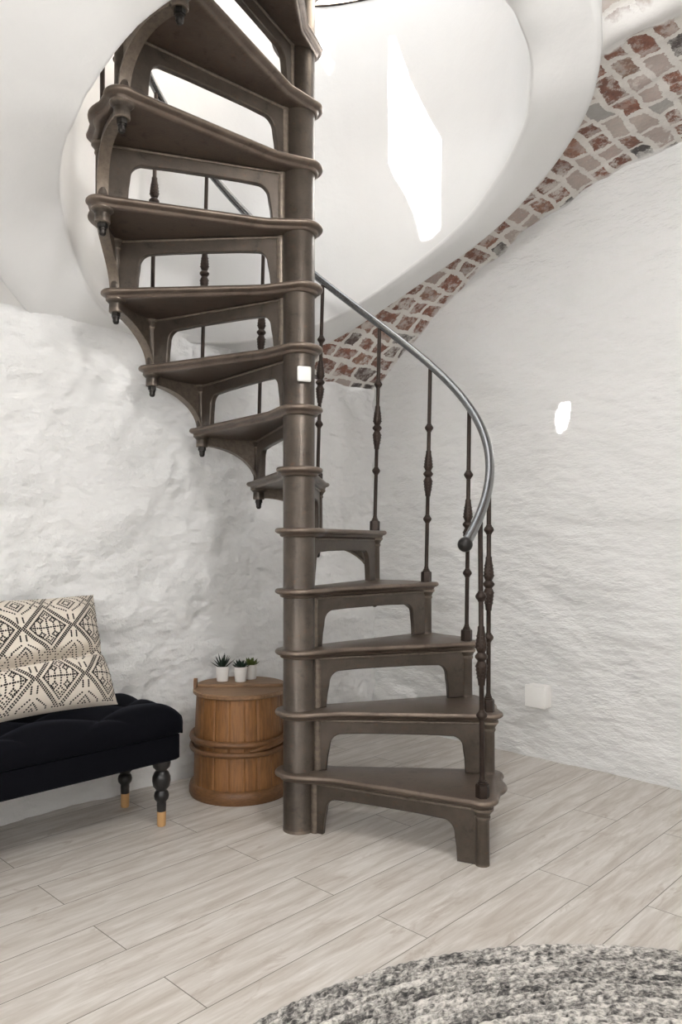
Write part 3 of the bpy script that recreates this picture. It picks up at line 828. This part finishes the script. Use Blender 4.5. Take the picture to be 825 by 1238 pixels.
# ------------------------------------------------------------------ patterned cushion on the bench
PW = 0.47
p_r, p_l = 1.700, 2.165
def pil(u, v, side):
    """u 0..1 from the right edge to the left, v 0..1 from the bottom; room coordinates"""
    cu_, cv = 2 * u - 1, 2 * v - 1
    pinch_u = 1 - 0.07 * (1 - cu_ ** 2) ** 1.0            # edges drawn in between the corners
    pinch_v = 1 - 0.055 * (1 - cu_ ** 2)
    vv = 0.5 + 0.5 * cv * (1 - 0.05 * (1 - cu_ ** 2))
    ed = 1 - 0.085 * (1 - cv ** 2)
    d = (p_r + p_l) / 2 + cu_ * ed * (p_l - p_r) / 2
    d += -0.014 * v * (1 - u)
    s = 0.335 - 0.195 * vv; z = 0.408 + 0.358 * vv
    prof = max(0.0, (1 - cu_ ** 4)) ** 0.55 * max(0.0, (1 - cv ** 4)) ** 0.55
    th = 0.078 if side > 0 else 0.040
    t = th * prof
    if side > 0:
        c = 0.42 + 0.03 * (1 - u) - 0.05 * u
        t *= 1 - 0.85 * math.exp(-((v - c) / (0.05 if v > c else 0.028)) ** 2) * (0.45 + 0.55 * min(1, u * 5 + 0.2))
        t *= 1 + 0.30 * math.exp(-((v - 0.24) / 0.12) ** 2)
        t += prof * (0.006 * math.sin(9 * v + 5 * u) * math.sin(7 * u) + 0.004 * noise.noise(Vector((u * 9, v * 9, 0))))
    nx, nz = 0.883, 0.470
    return Vector((s + side * nx * t, -d, z + side * nz * t))
b = MB()
b.grid(90, 90, lambda u, v: pil(u, v, 1)); b.grid(40, 40, lambda u, v: pil(u, v, -1), flip=True)
def dot(u, v, r=0.0034):
    if not (0.015 < u < 0.985 and 0.015 < v < 0.985): return
    e_ = 0.004
    p = pil(u, v, 1); tu = (pil(min(1, u + e_), v, 1) - p).normalized(); tv = (pil(u, min(1, v + e_), 1) - p).normalized()
    n = tu.cross(tv)
    if n.x < 0: n = -n
    n.normalize()
    c = p + n * 0.0009
    vs = []
    for k in range(6):
        a = PI / 6 + PI / 3 * k; vs.append(c + (tu * math.cos(a) + tv * math.sin(a)) * r)
    vs.append(c + n * 0.0006)
    b.add(vs, [(k, (k + 1) % 6, 6) if n.dot((vs[1] - vs[0]).cross(vs[6] - vs[0])) > 0 else ((k + 1) % 6, k, 6) for k in range(6)], 1)
def dotted(pts, step=0.0076):
    pts = [Vector(p) for p in pts]; acc = 0.0
    for p, q in zip(pts, pts[1:]):
        L = (q - p).length; n = max(1, int(round(L / step)))
        for i in range(n): 
            w = p + (q - p) * (i / n); dot(w.x / PW, w.y / PW)
    dot(pts[-1].x / PW, pts[-1].y / PW)
HX, HY = 0.088, 0.104
def diamond(cx, cy, k): dotted([(cx - HX * k, cy), (cx, cy + HY * k), (cx + HX * k, cy), (cx, cy - HY * k), (cx - HX * k, cy)])
def square(cx, cy, r): dotted([(cx - r, cy), (cx, cy + r), (cx + r, cy), (cx, cy - r), (cx - r, cy)], 0.0075)
def cross(cx, cy, r): dotted([(cx - r, cy - r), (cx + r, cy + r)], 0.0075); dotted([(cx - r, cy + r), (cx + r, cy - r)], 0.0075)
for iy in range(-1, 6):
    for ix in range(-1, 5):
        cx = 0.045 + ix * 2 * HX + 0.0; cy = 0.105 + iy * HY * 1.0
        if iy % 2: cx += HX
        else: pass
        if iy % 2 == 0 or True:
            if (iy % 2) == 0:
                diamond(cx, cy, 1.0); diamond(cx, cy, 0.90); diamond(cx, cy, 0.70)
                for sg in (1, -1):
                    dotted([(cx, cy), (cx, cy + sg * 0.034)]); square(cx, cy + sg * 0.047, 0.012)
                    for sx in (-1, 1):
                        dotted([(cx + sx * 0.022, cy), (cx + sx * 0.022, cy + sg * 0.018)]); square(cx + sx * 0.022, cy + sg * 0.030, 0.010)
                        dotted([(cx + sx * 0.044, cy), (cx + sx * 0.044, cy + sg * 0.016)])
                dotted([(cx - 0.058, cy), (cx + 0.058, cy)])
            else:
                square(cx, cy, 0.030); square(cx, cy, 0.014)
                for sx in (-1, 1):
                    cross(cx + sx * 0.058, cy, 0.011)
                    for sg in (-1, 1):
                        dotted([(cx + sx * 0.012, cy + sg * 0.040), (cx + sx * 0.046, cy + sg * 0.016)])
                        dotted([(cx + sx * 0.010, cy + sg * 0.058), (cx + sx * 0.010, cy + sg * 0.078)])
pill = b.build('throw_pillow', [M['linen'], M['thread']], angle=80)
pill.location = CORNER; pill.rotation_euler = (0, 0, ROT)
tag(pill, 'cream throw pillow with black dotted geometric pattern sitting on the black bench against the wall', 'pillow')

# ------------------------------------------------------------------ round braided rug
RGX, RGY, RGR = 0.53, 0.745, 1.008
def make_rug():
    rows = 46; pitch = RGR / rows; seg = 1400; kk = 7
    vs = []; yarn = []; fs = []; arcs = []
    rng = np.random.default_rng(4)
    ncol = 0
    for row in range(rows):
        rc = RGR - (row + 0.5) * pitch
        if rc < 0.34: break
        stitch = max(20, int(2 * PI * rc / 0.027))
        vals = np.clip(rng.normal(0.5, 0.30, (stitch * 2)), 0, 1)
        # runs of the same yarn colour
        run = np.clip(np.interp(np.arange(stitch * 2), np.arange(0, stitch * 2, 9), rng.uniform(0.1, 0.9, len(np.arange(0, stitch * 2, 9)))), 0, 1)
        vals = 0.5 * vals + 0.5 * run
        for q in range(kk):
            w = (q / (kk - 1)) * 2 - 1
            i = np.arange(seg); a = 2 * PI * i / seg
            ph = a * stitch + w * 2.4
            wave = np.sin(ph)
            r = rc + w * pitch * 0.5 + 0.0005 * wave * (1 - abs(w)) + (0.0022 * wave if row == 0 and q == 0 else 0)
            z = 0.001 + 0.019 * math.sqrt(max(0, 1 - w * w)) + 0.0012 * np.sin(ph * 1.0) * (1 - 0.5 * abs(w))
            idx = ((a / (2 * PI) * stitch * 2) + w * 0.75).astype(int) % (stitch * 2)
            vs.append(np.stack([r * np.cos(a), r * np.sin(a), z], 1)); yarn.append(vals[idx]); arcs.append(np.stack([a * rc + row * 0.37, np.full(seg, (row + w * 0.5) * pitch), np.zeros(seg)], 1)); ncol += 1
    # vertical rim
    AR = np.concatenate(arcs); V = np.concatenate(vs); Yn = np.concatenate(yarn)
    # q=0 is w=-1 => smaller radius; order columns from outside in
    order = []
    c = 0
    for row in range(ncol // kk):
        order += [row * kk + q for q in reversed(range(kk))]
    cols = [V[o * seg:(o + 1) * seg] for o in order]; yc = [Yn[o * seg:(o + 1) * seg] for o in order]; ac = [AR[o * seg:(o + 1) * seg] for o in order]; ac = [ac[0], ac[0]] + ac
    rim = cols[0].copy(); rim[:, 2] = 0.0005; rim[:, :2] *= 1.001
    mid = cols[0].copy(); mid[:, 2] = 0.006; mid[:, :2] *= 1.004
    cols = [rim, mid] + cols; yc = [yc[0], yc[0]] + yc
    VV = np.concatenate(cols); YY = np.concatenate(yc); n = len(cols)
    i = np.arange(seg); j = (i + 1) % seg
    F_ = np.concatenate([np.stack([c * seg + i, c * seg + j, (c + 1) * seg + j, (c + 1) * seg + i], 1) for c in range(n - 1)])
    # flat middle
    VV = np.concatenate([VV, [[0, 0, 0.014]]]); YY = np.append(YY, 0.5); AA = np.concatenate(ac + [np.zeros((1, 3))])
    me = bpy.data.meshes.new('braided_rug')
    faces = F_.tolist() + [((n - 1) * seg + k, (n - 1) * seg + (k + 1) % seg, len(VV) - 1) for k in range(seg)]
    me.from_pydata(VV.tolist(), [], faces)
    me.materials.append(M['rug'])
    me.polygons.foreach_set('use_smooth', [True] * len(me.polygons))
    at_ = me.attributes.new('yarn', 'FLOAT', 'POINT'); at_.data.foreach_set('value', YY.astype(np.float32))
    av = me.attributes.new('strand', 'FLOAT_VECTOR', 'POINT'); av.data.foreach_set('vector', AA.astype(np.float32).ravel())
    me.update()
    o = bpy.data.objects.new('braided_rug', me); COL.objects.link(o); o.location = (RGX, RGY, 0.0)
    return tag(o, 'round grey and cream braided rug lying on the pale floorboards', 'rug')
make_rug()

# ------------------------------------------------------------------ light
SAZ, STAN = math.radians(26), 1.0
sd = Vector((math.cos(SAZ), math.sin(SAZ), -STAN)).normalized()
def ray_cyl(px, py):
    d = Vector(((px - 412.5) / F, 1.0)); c = Vector((CX, CY))
    a = d.dot(d); b_ = -2 * d.dot(c); k = c.dot(c) - SR ** 2
    Y = (-b_ + math.sqrt(max(0, b_ * b_ - 4 * a * k))) / (2 * a)
    return Vector((d.x * Y, Y, EYE + (HORIZON - py) * Y / F))
def ray_right(px, py):
    t = (px - 412.5) / F; Y = (CORNER.x * d1.y - CORNER.y * d1.x) / (t * d1.y - d1.x)
    return Vector((t * Y, Y, EYE + (HORIZON - py) * Y / F))
patches = [
    [ray_cyl(*p) for p in ((471, 44), (477, 44), (489, 78), (492, 84), (492, 90), (503, 112), (518, 142), (533, 168), (533, 278), (521, 289), (511, 291), (503, 262), (492, 236), (478, 214), (471, 196))],
    [ray_cyl(*p) for p in ((384, 12), (402, 10), (402, 52), (394, 66), (403, 74), (396, 88), (386, 70))],
    [ray_right(*p) for p in ((674, 502), (680, 491), (683, 490), (683, 520), (680, 527), (677, 524), (673, 511))],
    [ray_right(*p) for p in ((685, 490), (691, 489), (689, 508), (685, 522))],
]
# unseen sun-blocking panel added above the shaft with holes cut to the sun patches
pc = Vector((CX, CY, SHAFT_TOP)) - sd * 3.2
ex = sd.cross(Vector((0, 0, 1))).normalized(); ey = ex.cross(sd).normalized()
def to_panel(p):
    q = p - pc; return (q.dot(ex), q.dot(ey))
bm = bmesh.new()
def loop2(pts):
    vv = [bm.verts.new((x, y, 0)) for x, y in pts]
    for i in range(len(vv)): bm.edges.new((vv[i], vv[(i + 1) % len(vv)]))
loop2([(-1.05, -0.85), (1.05, -0.85), (1.05, 0.95), (-1.05, 0.95)])
for pt in patches: loop2([to_panel(p) for p in pt])
bmesh.ops.triangle_fill(bm, use_beauty=True, edges=bm.edges[:])
me = bpy.data.meshes.new('sun_mask_panel'); bm.to_mesh(me); bm.free(); me.materials.append(M['plain'])
sun_mask = bpy.data.objects.new('sun_mask_panel', me); COL.objects.link(sun_mask)
sun_mask.matrix_world = Matrix.Translation(pc) @ Matrix((ex, ey, -sd)).transposed().to_4x4()
md = sun_mask.modifiers.new('thickness', 'SOLIDIFY'); md.thickness = 0.02; md.offset = 0
structure(sun_mask, room=False)

sun = bpy.data.lights.new('sun', 'SUN'); sun.energy = 54.0; sun.angle = math.radians(0.15); sun.color = (1, 0.97, 0.93)
so = bpy.data.objects.new('sun', sun); COL.objects.link(so); so.rotation_euler = sd.to_track_quat('-Z', 'Y').to_euler(); so.location = pc - sd * 2

wd = bpy.data.worlds.new('sky'); scene.world = wd; wd.use_nodes = True
bg = wd.node_tree.nodes['Background']; bg.inputs[0].default_value = (0.96, 0.98, 1.0, 1); bg.inputs[1].default_value = 1.75

def fill_light(name, s, d, z, w, h, power, target):
    l = bpy.data.lights.new(name, 'AREA'); l.shape = 'RECTANGLE'; l.size = w; l.size_y = h
    l.energy = power; l.color = (1.0, 0.985, 0.965)
    o = bpy.data.objects.new(name, l); COL.objects.link(o)
    o.location = W(s, d, z); o.rotation_euler = (W(*target) - W(s, d, z)).to_track_quat('-Z', 'Y').to_euler()
fill_light('rear_fill_light', (OPEN_S0 + OPEN_S1) / 2, DEEP + 0.1, (OPEN_Z0 + OPEN_Z1) / 2, OPEN_S1 - OPEN_S0, OPEN_Z1 - OPEN_Z0, 14, ((OPEN_S0 + OPEN_S1) / 2 - 0.35, 1.0, 0.1))  # unseen area light added behind the viewer to fill the room
fill_light('side_fill_light', WIDTH + 0.12, (SW0 + SW1) / 2, (OPEN_Z0 + 1.70) / 2, SW1 - SW0, 1.70 - OPEN_Z0, 2, (1.0, (SW0 + SW1) / 2 - 0.2, 0.9))  # weak fill added on the viewer's right, out of view

lp = bpy.data.lights.new('ceiling_lamp', 'POINT'); lp.energy = 27; lp.shadow_soft_size = 0.09; lp.color = (1.0, 0.98, 0.955)
lo = bpy.data.objects.new('ceiling_lamp', lp); COL.objects.link(lo); lo.location = (0.45, 1.10, 2.30)

# ------------------------------------------------------------------ camera
cam = bpy.data.cameras.new('camera'); cam.sensor_fit = 'HORIZONTAL'; cam.sensor_width = 36; cam.lens = 36 * F / 825
cam.shift_y = (HORIZON - 619) / 825; cam.clip_start = 0.02
co = bpy.data.objects.new('camera', cam); COL.objects.link(co); co.location = (0, 0, EYE); co.rotation_euler = (PI / 2, 0, 0)
scene.camera = co
vs_ = scene.view_settings
vs_.view_transform = 'Standard'; vs_.look = 'None'; vs_.exposure = 0.50; vs_.gamma = 1.0; vs_.use_curve_mapping = False
